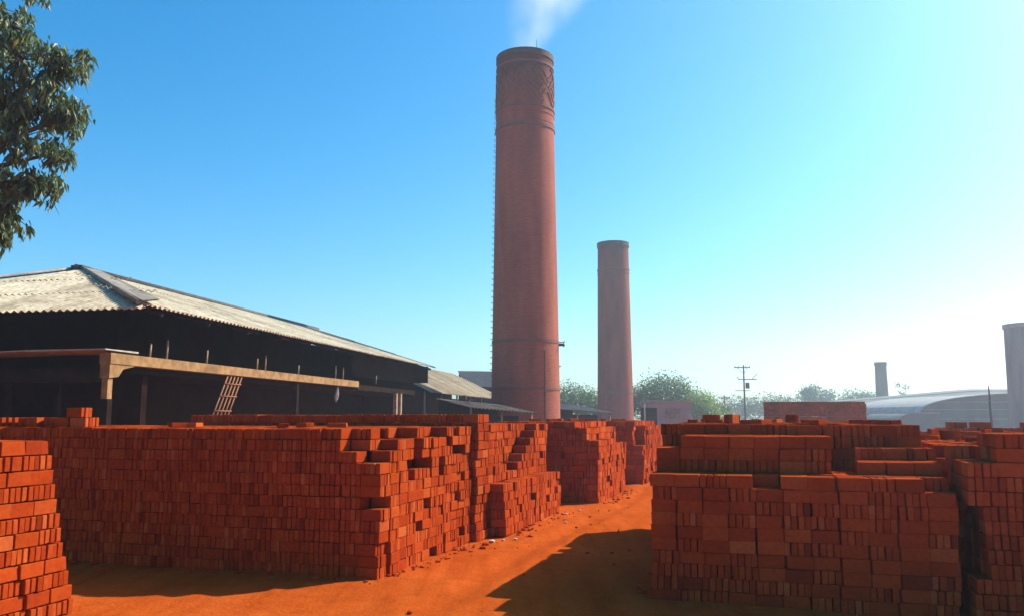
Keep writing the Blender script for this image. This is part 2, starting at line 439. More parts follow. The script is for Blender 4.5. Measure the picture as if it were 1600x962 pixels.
# small pile of bricks on top of the long wall, upper left
px, py = world(7.90, -8.65)
pile = thing('brick_pile', (px, py, 13 * .1155 - .004), 'small pile of sunlit loose bricks on the left end of the long wall', 'brick pile', -AZ)
r_ = random.Random(5)
def pb(x, y, z, rz, flat=False):
    link_mesh('brick', BV[r_.randrange(8)], pile, (x, y, z), (0, math.pi / 2 if flat else 0, rz))
for k in range(5): pb(0.02 + k * .056, .13 + r_.uniform(-.01, .02), BH / 2, r_.uniform(-.05, .05) + .15)
for k in range(3): pb(0.34 + k * .06, .15, BH / 2, .5 + r_.uniform(-.2, .2))
for k in range(4): pb(0.66, .04 + k * .056, BH / 2, math.pi / 2 + r_.uniform(-.03, .03))
for k in range(4): pb(0.90, .05 + k * .056, BH / 2, math.pi / 2 + r_.uniform(-.05, .05))
for k in range(3): pb(0.83, .06 + k * .056, BH * 1.5 + .004, math.pi / 2 + r_.uniform(-.04, .04))
for k in range(12): pb(-0.10 - (k % 6) * .1, .35 + (k // 6) * .23, BH / 2, r_.uniform(-.05, .05))

# fragments
def chunk_mesh(seed, mat, size):
    r = random.Random(seed); bm = bmesh.new(); bmesh.ops.create_icosphere(bm, subdivisions=1, radius=size)
    for v in bm.verts: v.co = Vector((v.co.x * r.uniform(.7, 1.3), v.co.y * r.uniform(.6, 1.1), v.co.z * r.uniform(.4, .7)))
    me = bpy.data.meshes.new('fragment'); bm.to_mesh(me); bm.free(); me.materials.append(mat); return me
FRW = [chunk_mesh(k, WHITE, .042) for k in range(3)]
fr_spots = [(10.62, -3.52, 1.1, 'largest pale lump of scrap at the foot of the wall corner'),
            (10.95, -3.30, .8, 'pale scrap lump lying out on the earth before the bench corner'),
            (10.85, -3.44, .6, 'small pale scrap piece between two larger lumps by the gap'),
            (12.7, -3.02, .6, 'lone pale stone on the lane beside the low bench'),
            (13.9, -3.30, .7, 'pale stone at the far foot of the low bench'),
            (14.5, -3.20, .7, 'pale stone lying before the tall shaded stack')]
for k, (d, n, s, lab) in enumerate(fr_spots):
    x, y = world(d, n)
    o = link_mesh('stone', FRW[k % 3], None, (x, y, gz(x, y) + .02 * s), (0, 0, k * 1.3)); o.scale = (s, s, s)
    tag(o, lab, 'stone', 'pale stones along the lane')
def rubble():
    r = random.Random(77); mb = MB()
    proto = [chunk_mesh(100 + k, BRICK, 1.0) for k in range(4)]
    pv = [([tuple(v.co) for v in m.vertices], [tuple(p.vertices) for p in m.polygons]) for m in proto]
    lines = [((7.8, -3.74), (10.6, -3.62), 120, .10), ((11.1, -3.42), (14.3, -3.38), 110, .12), ((15.7, -3.02), (18.9, -2.98), 90, .12),
             ((20.4, -2.85), (24, -2.85), 50, .12), ((7.70, -1.12), (13.1, -1.16), 120, .12), ((7.72, -8.0), (7.72, -3.8), 60, .12), ((5.9, -5.6), (3.9, -5.55), 40, .1),
             ((6.0, -2.4), (24, -2.2), 90, .7)]
    for a, b, m, sp in lines:
        for _ in range(m):
            t = r.random(); x, y = world(a[0] + (b[0] - a[0]) * t + r.gauss(0, sp), a[1] + (b[1] - a[1]) * t + r.gauss(0, sp))
            s = r.choice((.006, .006, .009, .009, .012, .012, .018, .026, .04)); c, si = math.cos(r.random() * 6), math.sin(r.random() * 6)
            vs, fs = r.choice(pv)
            z = gz(x, y)
            mb.add([(x + s * (q[0] * c - q[1] * si), y + s * (q[0] * si + q[1] * c), z + s * (q[2] + .3)) for q in vs], fs)
    o = mb.build('brick_rubble', BRICK, kind='stuff'); o['label'] = 'crumbs of broken brick scattered along the stack feet'
rubble()

# ------------------------------------------------------------------ big shed on the left
SE = R(10.2)
E3 = Vector((math.sin(SE), math.cos(SE), 0)); W3 = Vector((-math.cos(SE), math.sin(SE), 0))
shed = thing('kiln_shed', (-7.7, 17.0, 0), 'long dark open kiln shed with a pale corrugated hip roof', 'shed', -SE)
# local: x = towards the lane (right), y = along the shed
SL, SW, ZE, ZR = 23.0, 12.0, 3.93, 5.83
WAVE = 0.177
def roof_sheets(parent, origin, along, up, length, brange, mat, sheet_w=1.062, rows=3, name='roof_sheet', amp=.026, blen=None, dz=None):
    """corrugated sheets laid on a slope. brange(a) -> (b0, b1) along the slope; up = unit slope vector"""
    nrm = along.cross(up).normalized()
    if nrm.z < 0: nrm = -nrm
    rr = random.Random(int(length * 100))
    n = int(math.ceil(length / sheet_w))
    bmax = max(brange(length * t / 40)[1] for t in range(41))
    step = blen or bmax / rows
    for c in range(n):
        a0, a1 = c * sheet_w, min(length, (c + 1) * sheet_w + .03)
        m = max(4, int(round((a1 - a0) / WAVE * 6)))
        for k in range(int(math.ceil(bmax / step - 1e-6))):
            mb = MB(); ok = False; vs = []
            lift = rr.uniform(0, .012); sl = rr.uniform(-.03, .03)
            for q in range(m + 1):
                a = a0 + (a1 - a0) * q / m
                b0, b1 = brange(a)
                lo, hi = max(b0, k * step - (.14 if k else 0) + sl), min(b1, (k + 1) * step)
                if hi < lo: hi = lo
                if hi - lo > .02: ok = True
                h = amp * math.sin(2 * math.pi * a / WAVE)
                for b, extra in ((lo, .018 if k else 0.0), (hi, 0.0)):
                    p = origin + along * a + up * b + nrm * (h + extra + lift)
                    if dz: p = p + Vector((0, 0, dz(a, b)))
                    vs.append(p)
            if not ok: continue
            low = [p - nrm * .008 for p in vs]
            N = len(vs)
            fs = []
            for q in range(m):
                fs.append((2 * q, 2 * q + 2, 2 * q + 3, 2 * q + 1))
            mb.add(vs, fs, True)
            mb.add(low, [tuple(reversed(f)) for f in fs], True)
            e = []
            for q in range(m): e += [(2 * q, N + 2 * q, N + 2 * q + 2, 2 * q + 2), (2 * q + 1, 2 * q + 3, N + 2 * q + 3, N + 2 * q + 1)]
            e += [(0, 1, N + 1, N), (2 * m, N + 2 * m, N + 2 * m + 1, 2 * m + 1)]
            mb.add(vs + low, e)
            mb.build(name, mat, parent)
half = SW / 2
rise = ZR - ZE
slope_len = math.hypot(half, rise)
ux = Vector((-half, 0, rise)).normalized()          # up the right slope
# right slope: along +y from the corner
roof_sheets(shed, Vector((0, 0, ZE)), Vector((0, 1, 0)), ux, SL, lambda a: (0, min(slope_len, a * slope_len / half + .05)), ROOF, blen=2.2)
# front hip: runs from the corner to the left
ZF = ZE - .13
uf = Vector((0, half, ZR - ZF)).normalized(); fl = math.hypot(half, ZR - ZF)
roof_sheets(shed, Vector((0.25, -.12, ZF)), Vector((-1, 0, 0)), uf, SW, lambda a: (0, max(0, min(a, SW - a) * fl / half)), ROOF, blen=2.2)
# left slope and far hip (out of sight, they keep the loft dark)
mb = MB()
mb.add([(-SW, 0, ZE), (-half, half, ZR - .02), (-half, SL, ZR - .02), (-SW, SL, ZE)], [(0, 1, 2, 3)])
mb.add([(-SW, 0, ZE - .03), (-half, half, ZR - .05), (-half, SL, ZR - .05), (-SW, SL, ZE - .03)], [(3, 2, 1, 0)])
mb.build('left_roof_slope', ROOF, shed)
# caps
mb = MB()
a, b = Vector((0.10, -.02, ZE - .02)), Vector((-half, half, ZR + .06))
sd = Vector((.0, .62, 0.02))
mb.add([a + Vector((0, 0, .07)), b + Vector((0, 0, .05)), b + sd * .9 + Vector((.15, 0, .02)), a + sd + Vector((0, 0, .16))], [(0, 1, 2, 3)])
mb.add([a + Vector((0, 0, .045)), b + Vector((0, 0, .025)), b + sd * .9 + Vector((.15, 0, -.005)), a + sd + Vector((0, 0, .135))], [(3, 2, 1, 0)])
mb.build('hip_flashing', CAPM, shed)
mb = MB(); mb.tube(a + Vector((-.05, -.06, .03)), b + Vector((0, 0, .03)), .05, .05, 8); mb.build('hip_cap', CAPM, shed)
mb = MB(); mb.tube(Vector((-half, half - .3, ZR + .07)), Vector((-half, SL, ZR + .05)), .075, .075, 8); mb.build('ridge_cap', POLEM, shed)
mb = MB(); mb.box(-half - .2, -half + .15, half - .25, half + .15, ZR + .03, ZR + .12); mb.build('ridge_end_cap', METAL, shed)
mb = MB(); mb.tube(Vector((-SW + .2, 0, ZE)), b + Vector((0, 0, .03)), .05, .05, 8); mb.build('hip_cap', CAPM, shed)
# loft structure
for k in range(12):
    y = 1.0 + k * 1.95
    mb = MB(); mb.box(-.05, .05, 0, .1, -.09, .09)
    L = min(slope_len, y * slope_len / half)
    mb = MB(); mb.tube(Vector((-.1, y, ZE - .12)), Vector((-.1, y, ZE - .12)) + ux * (L - .2), .05, .05, 6); mb.build('rafter', SLABM, shed)
for y, x in ((1.6, -.75), (2.25, -.75), (3.9, -.7), (6.6, -.72), (7.1, -.72), (9.3, -.7), (12.4, -.72), (13.1, -.72), (16.6, -.7)):
    hh = 3.2 + .25 * ((y * 7) % 1)
    mb = MB(); mb.tube(Vector((0, 0, 2.9)), Vector((0, .03, hh)), .026, .022, 6); mb.build('bar', WOOD, shed, (x, y, 0))
mb = MB(); mb.box(-SW + .6, -.8, .8, SL - .6, 2.56, 2.62); mb.build('loft_deck', SLABM, shed)
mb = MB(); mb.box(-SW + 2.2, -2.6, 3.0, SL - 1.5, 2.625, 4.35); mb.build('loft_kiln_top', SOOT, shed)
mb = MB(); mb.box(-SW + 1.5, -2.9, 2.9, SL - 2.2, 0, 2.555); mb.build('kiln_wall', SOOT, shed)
# tan edge beam with a haunch over the corner column
mb = MB()
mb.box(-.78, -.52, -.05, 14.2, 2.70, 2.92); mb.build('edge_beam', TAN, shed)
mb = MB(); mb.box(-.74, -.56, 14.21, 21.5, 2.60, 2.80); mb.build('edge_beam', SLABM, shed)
mb = MB(); mb.add([(-.76, -.04, 2.70), (-.76, .85, 2.697), (-.76, .40, 2.60), (-.76, .26, 2.44), (-.76, -.04, 2.40), (-.54, -.04, 2.70), (-.54, .85, 2.697), (-.54, .40, 2.60), (-.54, .26, 2.44), (-.54, -.04, 2.40)],
                  [(0, 1, 2, 3, 4), (9, 8, 7, 6, 5), (0, 5, 6, 1), (1, 6, 7, 2), (2, 7, 8, 3), (3, 8, 9, 4), (4, 9, 5, 0)]); mb.build('haunch', TAN, shed)
mb = MB(); mb.box(-.72, -.58, -.02, .13, 1.98, 2.398); mb.build('column_lit_top', TAN, shed)
mb = MB(); mb.box(-.73, -.57, -.01, .14, 0, 1.978); mb.build('column', SLABM, shed)  # lower column coloured dark to stand for shade; tan top is its lit part
for y in (18.8, 19.4):
    mb = MB(); mb.box(-.70, -.55, y, y + .16, 0, 2.597); mb.build('column', WOOD, shed)
mb = MB(); mb.box(-.72, -.58, 9.0, 9.14, 0, 2.637); mb.build('column', SLABM, shed)
# front lower roof edge: thin pale sheet edge that sags towards the left
mb = MB()
pts = [(-.55, 2.985), (-2.4, 2.975), (-4.2, 2.93), (-6.5, 2.86), (-9.5, 2.80), (-12.5, 2.78)]
for (x0, z0), (x1, z1) in zip(pts, pts[1:]):
    mb.add([(x0, -.2, z0 - .012), (x1, -.2, z1 - .025), (x1, -.2, z1 + .015), (x0, -.2, z0 + .01),
            (x0, .9, z0 - .02), (x1, .9, z1 - .02), (x1, .9, z1 + .02), (x0, .9, z0 + .02)],
           [(0, 3, 2, 1), (3, 7, 6, 2), (0, 1, 5, 4), (4, 5, 6, 7), (0, 4, 7, 3), (1, 2, 6, 5)])
mb.build('front_canopy_sheet', EDGE, shed)
mb = MB(); mb.box(-12.5, -.80, .1, .25, 2.32, 2.62); mb.build('front_beam', SLABM, shed)
for k, x in enumerate((-2.0, -3.2, -4.1, -5.0, -5.4, -6.6)):
    mb = MB(); mb.box(x - .05, x + .05, .3, .4, 0, 2.6); mb.build('post', SLABM, shed)
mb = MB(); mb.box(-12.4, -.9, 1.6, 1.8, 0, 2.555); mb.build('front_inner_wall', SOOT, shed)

# far end: hanging gable boards over two small openings
mb = MB(); mb.box(-SW + .5, -.25, SL - .55, SL - .45, 3.18, 3.95); mb.box(-SW + .8, -1.2, SL - .52, SL - .47, 3.951, 4.2); mb.build('end_wall', SLABM, shed)
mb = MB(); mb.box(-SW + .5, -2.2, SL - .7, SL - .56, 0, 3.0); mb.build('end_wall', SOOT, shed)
mb = MB(); mb.box(-1.0, -.92, 14.5, SL - .56, 3.15, ZE + .2); mb.build('hanging_board', SLABM, shed)
# things in and by the shed
lt = thing('wooden_lattice', (-6.80, 19.2, 0), 'reddish wooden lattice frame leaning in the dark opening under the tan beam', 'lattice', -SE)
WOODR = m_simple('reddish_timber', (0.16, 0.06, 0.03), (0.26, 0.11, 0.05), 6)
for k in range(5):
    mb = MB(); mb.tube(Vector((-.02, k * .17 - .35, 1.2)), Vector((-.25, k * .17 + .95, 2.58)), .022, .018, 6); mb.build('slat', WOODR, lt)
for zz in (1.75, 2.1, 2.4):
    t = (zz - 1.2) / 1.38
    mb = MB(); mb.tube(Vector((-.02 - .23 * t + .03, -.40 + 1.3 * t, zz)), Vector((-.02 - .23 * t + .03, .36 + 1.3 * t, zz)), .016, .016, 6); mb.build('crossbar', WOODR, lt)
mb = MB(); mb.tube(Vector((-.02, -.3, 0)), Vector((-.02, -.3, 1.22)), .03, .022, 6); mb.build('prop', WOODR, lt)
def crumple(name, loc, sx, sy, sz, mat, label, cat, seed):
    r = random.Random(seed); bm = bmesh.new(); bmesh.ops.create_icosphere(bm, subdivisions=3, radius=1)
    for v in bm.verts:
        c = v.co * (1 + .22 * math.sin(v.co.x * 5 + v.co.z * 7 + seed) * math.cos(v.co.y * 6))
        t = (v.co.z + 1) / 2
        v.co = Vector((c.x * sx * (1 - .55 * t), c.y * sy * (1 - .55 * t), c.z * sz)) + Vector((.05 * t, 0, 0))
    me = bpy.data.meshes.new(name); bm.to_mesh(me); bm.free(); me.materials.append(mat)
    return tag(link_mesh(name, me, None, loc), label, cat)
crumple('plastic_sack', (-5.05, 24.0, 2.26), .07, .07, .20, CONC, 'pale crumpled sack hanging in the dark side opening of the kiln shed', 'sack', 2)

# roof behind the shed and the sheds around the chimneys
def mono_shed(name, label, p0, p1, z0, depth, rise, mat, roof='roof_sheet', wallmat=SOOT, sheets=True, over=.35, drop=None):
    """low shed: eave from p0 to p1 (seen side), roof climbing away to the left/back"""
    p0, p1 = Vector((*p0, 0)), Vector((*p1, 0)); L = (p1 - p0).length
    rz = math.atan2((p1 - p0).y, (p1 - p0).x)
    o = thing(name, p0, label, 'shed', rz)
    up = Vector((0, depth, rise)).normalized(); sl = math.hypot(depth, rise)
    dz = (lambda a, b: drop * a / L) if drop else None
    roof_sheets(o, Vector((0, 0, z0)), Vector((1, 0, 0)), up, L, lambda a: (0, sl), mat, blen=2.4, dz=dz, name=roof)
    d0 = min(0, drop or 0)
    mb = MB(); mb.box(.1, L - .1, over + 1.2, depth - .2, 0, z0 + d0 - .1); mb.build('wall', wallmat, o)
    mb = MB(); mb.add([(.1, depth, 0), (L - .1, depth, 0), (L - .1, depth, z0 + rise + (drop or 0) - .05), (.1, depth, z0 + rise - .05)], [(0, 1, 2, 3), (3, 2, 1, 0)]); mb.build('back_wall', wallmat, o)
    n = max(2, int(L / 3))
    for k in range(n + 1):
        x = .15 + (L - .3) * k / n
        mb = MB(); mb.tube(Vector((x, over, 0)), Vector((x, over, z0 + (drop or 0) * x / L + .05)), .06, .05, 6); mb.build('post', WOOD, o)
    return o
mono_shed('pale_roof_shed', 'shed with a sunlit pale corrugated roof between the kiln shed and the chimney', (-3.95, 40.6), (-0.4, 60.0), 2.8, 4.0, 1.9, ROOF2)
mono_shed('dark_roof_shed', 'dark roofed shed peeping over the pale roof left of the largest chimney', (-3.9, 70.0), (0.7, 71.2), 4.1, 3.5, 1.5, DARKROOF)  # roof colour kept dark to paint in the shade of this slope
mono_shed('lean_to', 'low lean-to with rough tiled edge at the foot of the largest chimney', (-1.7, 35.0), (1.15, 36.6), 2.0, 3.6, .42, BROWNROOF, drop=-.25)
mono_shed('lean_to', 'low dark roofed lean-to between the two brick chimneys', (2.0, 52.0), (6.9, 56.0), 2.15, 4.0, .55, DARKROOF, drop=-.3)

# ------------------------------------------------------------------ chimneys
def lathe_uv(name, rings, n, mat, parent, cap_inside=None):
    me = bpy.data.meshes.new(name); vs = []; fs = []; uvs = []
    for (r, z) in rings:
        vs += [(r * math.cos(2 * math.pi * k / n), r * math.sin(2 * math.pi * k / n), z) for k in range(n)]
    acc = [0.0]
    for a, b in zip(rings, rings[1:]): acc.append(acc[-1] + math.hypot(b[0] - a[0], b[1] - a[1]))
    rref = rings[len(rings) // 2][0]
    for i in range(len(rings) - 1):
        for k in range(n):
            k2 = (k + 1) % n
            fs.append((i * n + k, i * n + k2, (i + 1) * n + k2, (i + 1) * n + k))
            u0, u1 = 2 * math.pi * rref * k / n, 2 * math.pi * rref * (k + 1) / n
            uvs += [(u0, rings[i][1]), (u1, rings[i][1]), (u1, rings[i + 1][1]), (u0, rings[i + 1][1])]
    me.from_pydata(vs, [], fs)
    uvl = me.uv_layers.new(name='UVMap')
    uvl.data.foreach_set('uv', [c for p in uvs for c in p])
    me.polygons.foreach_set('use_smooth', [True] * len(fs)); me.materials.append(mat)
    try: me.set_sharp_from_angle(angle=R(40))
    except Exception: pass
    return link_mesh(name, me, parent)
def ring(parent, name, r0, r1, z0, z1, mat, n=64):
    return lathe_uv(name, [(r0 - .05, z0), (r1, z0), (r1, z1), (r0 - .05, z1)], n, mat, parent)
def chimney(name, label, x, y, h, rb, rt, mat, bands, ladder=0, soot=None):
    o = thing(name, (x, y, 0), label, 'chimney')
    rr = lambda z: rb + (rt - rb) * z / h
    zs = [h * k / 24 for k in range(25)]
    lathe_uv('shaft', [(rr(z), z) for z in zs] + [(rt - .38, h), (rt - .42, h - 2.5)], 72, mat, o)
    for z0, z1, pr, bm_ in bands: ring(o, 'band', rr((z0 + z1) / 2), rr((z0 + z1) / 2) + pr, z0, z1, bm_)
    if ladder:
        a = R(176)
        me = None
        for k in range(ladder):
            z = 1.2 + k * (h - 3.2) / ladder
            r0 = rr(z)
            mb = MB()
            for s in (-.18, .18): mb.tube(Vector((r0 - .03, s, 0)), Vector((r0 + .09, s, 0)), .011, .011, 5)
            mb.tube(Vector((r0 + .09, -.2, 0)), Vector((r0 + .09, .2, 0)), .012, .012, 5)
            mb.build('rung', METAL, o, (0, 0, z), (0, 0, a))
    return o, rr
CH1 = m_chimney('chimney_brick', (0.32, 0.092, 0.056), (0.26, 0.066, 0.040), (0.30, 0.12, 0.08), 16.8, 20.8)
CH2 = m_chimney('second_chimney_brick', (0.235, 0.066, 0.038), (0.195, 0.050, 0.029), (0.22, 0.085, 0.06), 16.0, 20.0)
BANDM = m_simple('dark_band_brick', (0.13, 0.055, 0.04), (0.20, 0.085, 0.06), 6)
RIM = m_simple('sooty_rim', (0.055, 0.028, 0.022), (0.10, 0.052, 0.04), 5)
ch, rr1 = chimney('brick_chimney', 'tallest brick chimney, smoking, with diamond brickwork near its top', 0.70, 43.0, 20.78, 1.80, 1.50, CH1,
    [(17.66, 17.78, .05, BANDM), (17.37, 17.45, .03, CH1), (16.60, 16.74, .05, BANDM), (16.91, 16.97, .02, CH1), (5.32, 5.47, .03, BANDM), (20.04, 20.15, .05, BANDM), (2.93, 3.05, .03, BANDM)], 56)
ring(ch, 'rim', 1.50, 1.56, 20.48, 20.80, RIM)
# diamond relief: projecting headers
mb = MB()
for c in range(24):
    z = 17.85 + c * .09
    r0 = rr1(z); m = 92
    for k in range(m):
        u = (k + .5 * (c % 2)) / m * 9; du = abs(u - math.floor(u) - .5) * 2; dzz = abs(z - 18.88) / 1.1
        t = du + dzz
        if dzz < 1 and (t * 3.6) % 1 < .46 and t < 1.25:
            an = 2 * math.pi * (k + .5 * (c % 2)) / m
            M = Matrix.Rotation(an, 4, 'Z')
            mb.box(r0 - .03, r0 + .055, -.048, .048, z - .036, z + .036, M)
mb.build('diamond_relief', CH1, ch, kind='stuff')
mb = MB(); mb.tube(Vector((.62, -.9, 20.6)), Vector((.62, -.9, 21.5)), .022, .012, 6); mb.build('lightning_rod', METAL, ch)
# clamp on the iron band
br = MB()
br.box(1.70, 2.02, -.30, -.16, 5.22, 5.30); br.box(1.70, 1.98, .05, .16, 5.30, 5.38); br.tube(Vector((1.6, -.35, 5.38)), Vector((2.0, .2, 5.46)), .03, .03, 6); br.tube(Vector((1.92, -.6, 5.16)), Vector((2.0, -.2, 5.48)), .03, .025, 6)
br.build('clamp', METAL, ch)
mb = MB(); mb.box(1.745, 1.80, -.28, -.10, 4.15, 4.21); mb.build('iron_tie', METAL, ch)
mb = MB(); M = Matrix.Rotation(R(-58), 4, 'Z'); mb.box(1.76, 1.815, -.03, .03, .9, 4.9, M); mb.build('drain_strip', BANDM, ch)
ch2, rr2 = chimney('brick_chimney', 'middle sized brick chimney with a sooty top right of the tallest one', 10.5, 85.0, 19.4, 1.84, 1.58, CH2,
    [(16.5, 16.65, .06, BANDM), (16.15, 16.22, .04, CH2), (3.95, 4.12, .05, BANDM)], 0)
ring(ch2, 'rim', 1.58, 1.66, 18.95, 19.42, RIM)
CHG = m_simple('grey_chimney', (0.20, 0.19, 0.18), (0.28, 0.265, 0.25), .6)
ch3, _ = chimney('chimney', 'slim distant grey chimney rising from the pale roofs', 66.4, 150.0, 11.3, 1.15, .97, m_chimney('far_chimney_brick', (.11, .10, .095), (.09, .08, .075), (.12, .11, .105), 9, 11.5), [(10.7, 11.32, .1, RIM)], 0)
ch4, _ = chimney('chimney', 'wide pale grey chimney cut by the right edge of the picture', 46.9, 75.0, 9.9, 2.15, 2.05, m_chimney('pale_chimney_brick', (.24, .21, .215), (.21, .185, .19), (.25, .23, .23), 12, 14), [(9.55, 9.92, .10, PINKW)], 0)

# ------------------------------------------------------------------ far buildings at the right
def extrude_profile(mb, prof, y0, y1):
    n = len(prof)
    vs = [(x, y0, z) for x, z in prof] + [(x, y1, z) for x, z in prof]
    mb.add(vs, [tuple(range(n)), tuple(reversed(range(n, 2 * n)))] + [(i, i + n, (i + 1) % n + n, (i + 1) % n) for i in range(n)])
arch = thing('arched_warehouse', (57.0, 90.0, 0), 'grey warehouse with a broad arched roof behind the rough stacks', 'warehouse')
mb = MB(); hw, zw, rs = 13.3, 1.9, 2.15
prof = [(-hw, 0), (hw, 0)] + [(hw * math.cos(math.pi * k / 24), zw + rs * math.sin(math.pi * k / 24) ** .85) for k in range(25)]
extrude_profile(mb, prof, 0, 30); mb.build('wall', GREYMET, arch)
mb = MB()
for k in range(24):
    a0, a1 = math.pi * k / 24, math.pi * (k + 1) / 24
    q = lambda a, o: (hw * math.cos(a) * (1 + o / hw), zw + rs * math.sin(a) ** .85 + o)
    (xa, za), (xb, zb) = q(a0, .05), q(a1, .05); (xc, zc), (xd, zd) = q(a0, .13), q(a1, .13)
    mb.add([(xa, -.4, za), (xb, -.4, zb), (xd, -.4, zd), (xc, -.4, zc), (xa, 30.3, za), (xb, 30.3, zb), (xd, 30.3, zd), (xc, 30.3, zc)],
           [(0, 1, 2, 3), (3, 2, 6, 7), (0, 4, 5, 1), (4, 7, 6, 5)])
mb.build('arched_roof', CONC, arch)
for z in (1.35, 2.35, 3.15):
    x = hw * (1 if z < 1.9 else math.sqrt(max(0, 1 - ((z - zw) / rs) ** 2.3)))
    mb = MB(); mb.box(-x + .1, x - .1, -.05, -.002, z, z + .06); mb.build('lap_rail', CONC, arch)
ann = thing('low_annex', (41.9, 88.0, 0), 'low flat grey annex with rounded corner at the left foot of the arched warehouse', 'annex')
mb = MB(); extrude_profile(mb, [(-1.7, 0), (2.9, 0), (2.9, 1.96), (.0, 1.96), (-.5, 1.9), (-.9, 1.72), (-1.3, 1.45), (-1.55, 1.1)], 0, 9); mb.build('wall', GREYMET, ann)
mb = MB(); mb.box(-.1, 2.95, -.2, 9.1, 1.963, 2.05); mb.build('flat_roof', CONC, ann)
pv_ = thing('pale_roofed_hall', (39.0, 104.0, 0), 'hall with a long pale sloping roof behind the arched warehouse', 'hall')
mb = MB()
N_ = 16
for k in range(N_):
    x0, x1 = 28 * k / N_ - .5, 28 * (k + 1) / N_ - .5
    zr = lambda x: 3.3 + 1.9 * min(1, x / 22) ** 1.0
    for s in range(4):
        f0, f1 = s / 4, (s + 1) / 4
        cz = lambda x, f: 1.2 + (zr(x) - 1.2) * math.sin(f * math.pi / 2) ** .9 + .03 * s
        mb.add([(x0, 8 * f0, cz(x0, f0)), (x1, 8 * f0, cz(x1, f0)), (x1, 8 * f1 + .1, cz(x1, f1)), (x0, 8 * f1 + .1, cz(x0, f1))], [(0, 1, 2, 3)])
        mb.add([(x0, 8 * f0, cz(x0, f0) - .06), (x1, 8 * f0, cz(x1, f0) - .06), (x1, 8 * f1 + .1, cz(x1, f1) - .06), (x0, 8 * f1 + .1, cz(x0, f1) - .06)], [(3, 2, 1, 0)])
mb.build('sloping_roof', PALEMET, pv_)
mb = MB(); mb.box(-.3, 27.3, .3, 7.8, 0, 1.15); mb.build('wall', CONC, pv_)
hut = thing('hut', (9.75, 60.0, 0), 'small faded grey-pink hut before the dark trees right of the second chimney', 'hut')
mb = MB(); mb.box(0, 3.1, 0, 3, 0, 2.66); mb.build('wall', PINKW, hut)
mb = MB(); mb.box(-.12, 3.22, -.15, 3.1, 2.663, 2.75); mb.build('roof', CONC, hut)
mb = MB(); mb.box(-.55, .62, -.04, -.002, 0, 2.25); mb.build('dark_doorway', SOOT, hut)
mb = MB(); mb.box(1.2, 2.3, -.03, -.003, 1.5, 2.2); mb.build('window', CAPM, hut)
fp = thing('thin_post', (9.25, 58.5, 0), 'thin pale post standing left of the grey-pink hut', 'post')
mb = MB(); mb.tube(Vector((0, 0, 0)), Vector((0, 0, 2.55)), .05, .04, 8); mb.build('shaft', CONC, fp)
mb = MB(); mb.box(-.07, .07, -.07, .07, 2.551, 2.6); mb.build('cap', CONC, fp)

# poles
def power_pole(label, x, y, h, arms, mat=POLEM, r=.13):
    o = thing('utility_pole', (x, y, 0), label, 'utility pole')
    mb = MB(); mb.tube(Vector((0, 0, 0)), Vector((0, 0, h)), r, r * .7, 8); mb.build('pole', mat, o)
    for z, l, off in arms:
        mb = MB(); mb.box(off - l, off + l, -.20, -.09, z - .06, z + .06); mb.build('crossarm', mat, o)
        for q in (-.92, -.45, .45, .92):
            mb = MB(); mb.tube(Vector((off + l * q, -.14, z + .06)), Vector((off + l * q, -.14, z + .28)), .05, .035, 6); mb.build('insulator', CONC, o)
        mb = MB(); mb.tube(Vector((off - l * .6, -.14, z - .05)), Vector((0, -.10, z - .75)), .025, .025, 5); mb.tube(Vector((off + l * .6, -.14, z - .05)), Vector((0, -.10, z - .75)), .025, .025, 5); mb.build('brace', METAL, o)
    return o
up1 = power_pole('tall utility pole with crossarms and a transformer against the pale sky', 27.8, 100.0, 7.75, [(7.45, .95, -.2)])
mb = MB(); mb.tube(Vector((.38, -.1, 4.95)), Vector((.38, -.1, 5.65)), .24, .24, 10); mb.build('transformer', METAL, up1)
mb = MB(); mb.box(-.7, 1.5, -.2, -.08, 5.98, 6.08); mb.build('crossarm', POLEM, up1)
mb = MB(); mb.tube(Vector((.9, -.1, 6.0)), Vector((1.5, -.3, 6.7)), .04, .04, 5); mb.tube(Vector((-.6, -.1, 6.0)), Vector((-.9, -.2, 6.4)), .04, .04, 5); mb.build('fuse_holder', METAL, up1)
mb = MB(); mb.box(-1.1, .6, -.2, -.08, 4.65, 4.73); mb.build('crossarm', POLEM, up1)
power_pole('shorter utility pole with one crossarm before the light green bush', 27.9, 110.0, 4.4, [(4.05, .75, 0)])
tp = thing('iron_post', (25.7, 45.0, 0), 'thin dark post rising before the arched warehouse', 'post')
mb = MB(); mb.tube(Vector((0, 0, 0)), Vector((0, 0, 2.5)), .075, .07, 8); mb.build('shaft', POLEM, tp)
mb = MB(); mb.tube(Vector((0, 0, 2.5)), Vector((-.03, 0, 3.25)), .05, .03, 8); mb.build('tip', POLEM, tp)

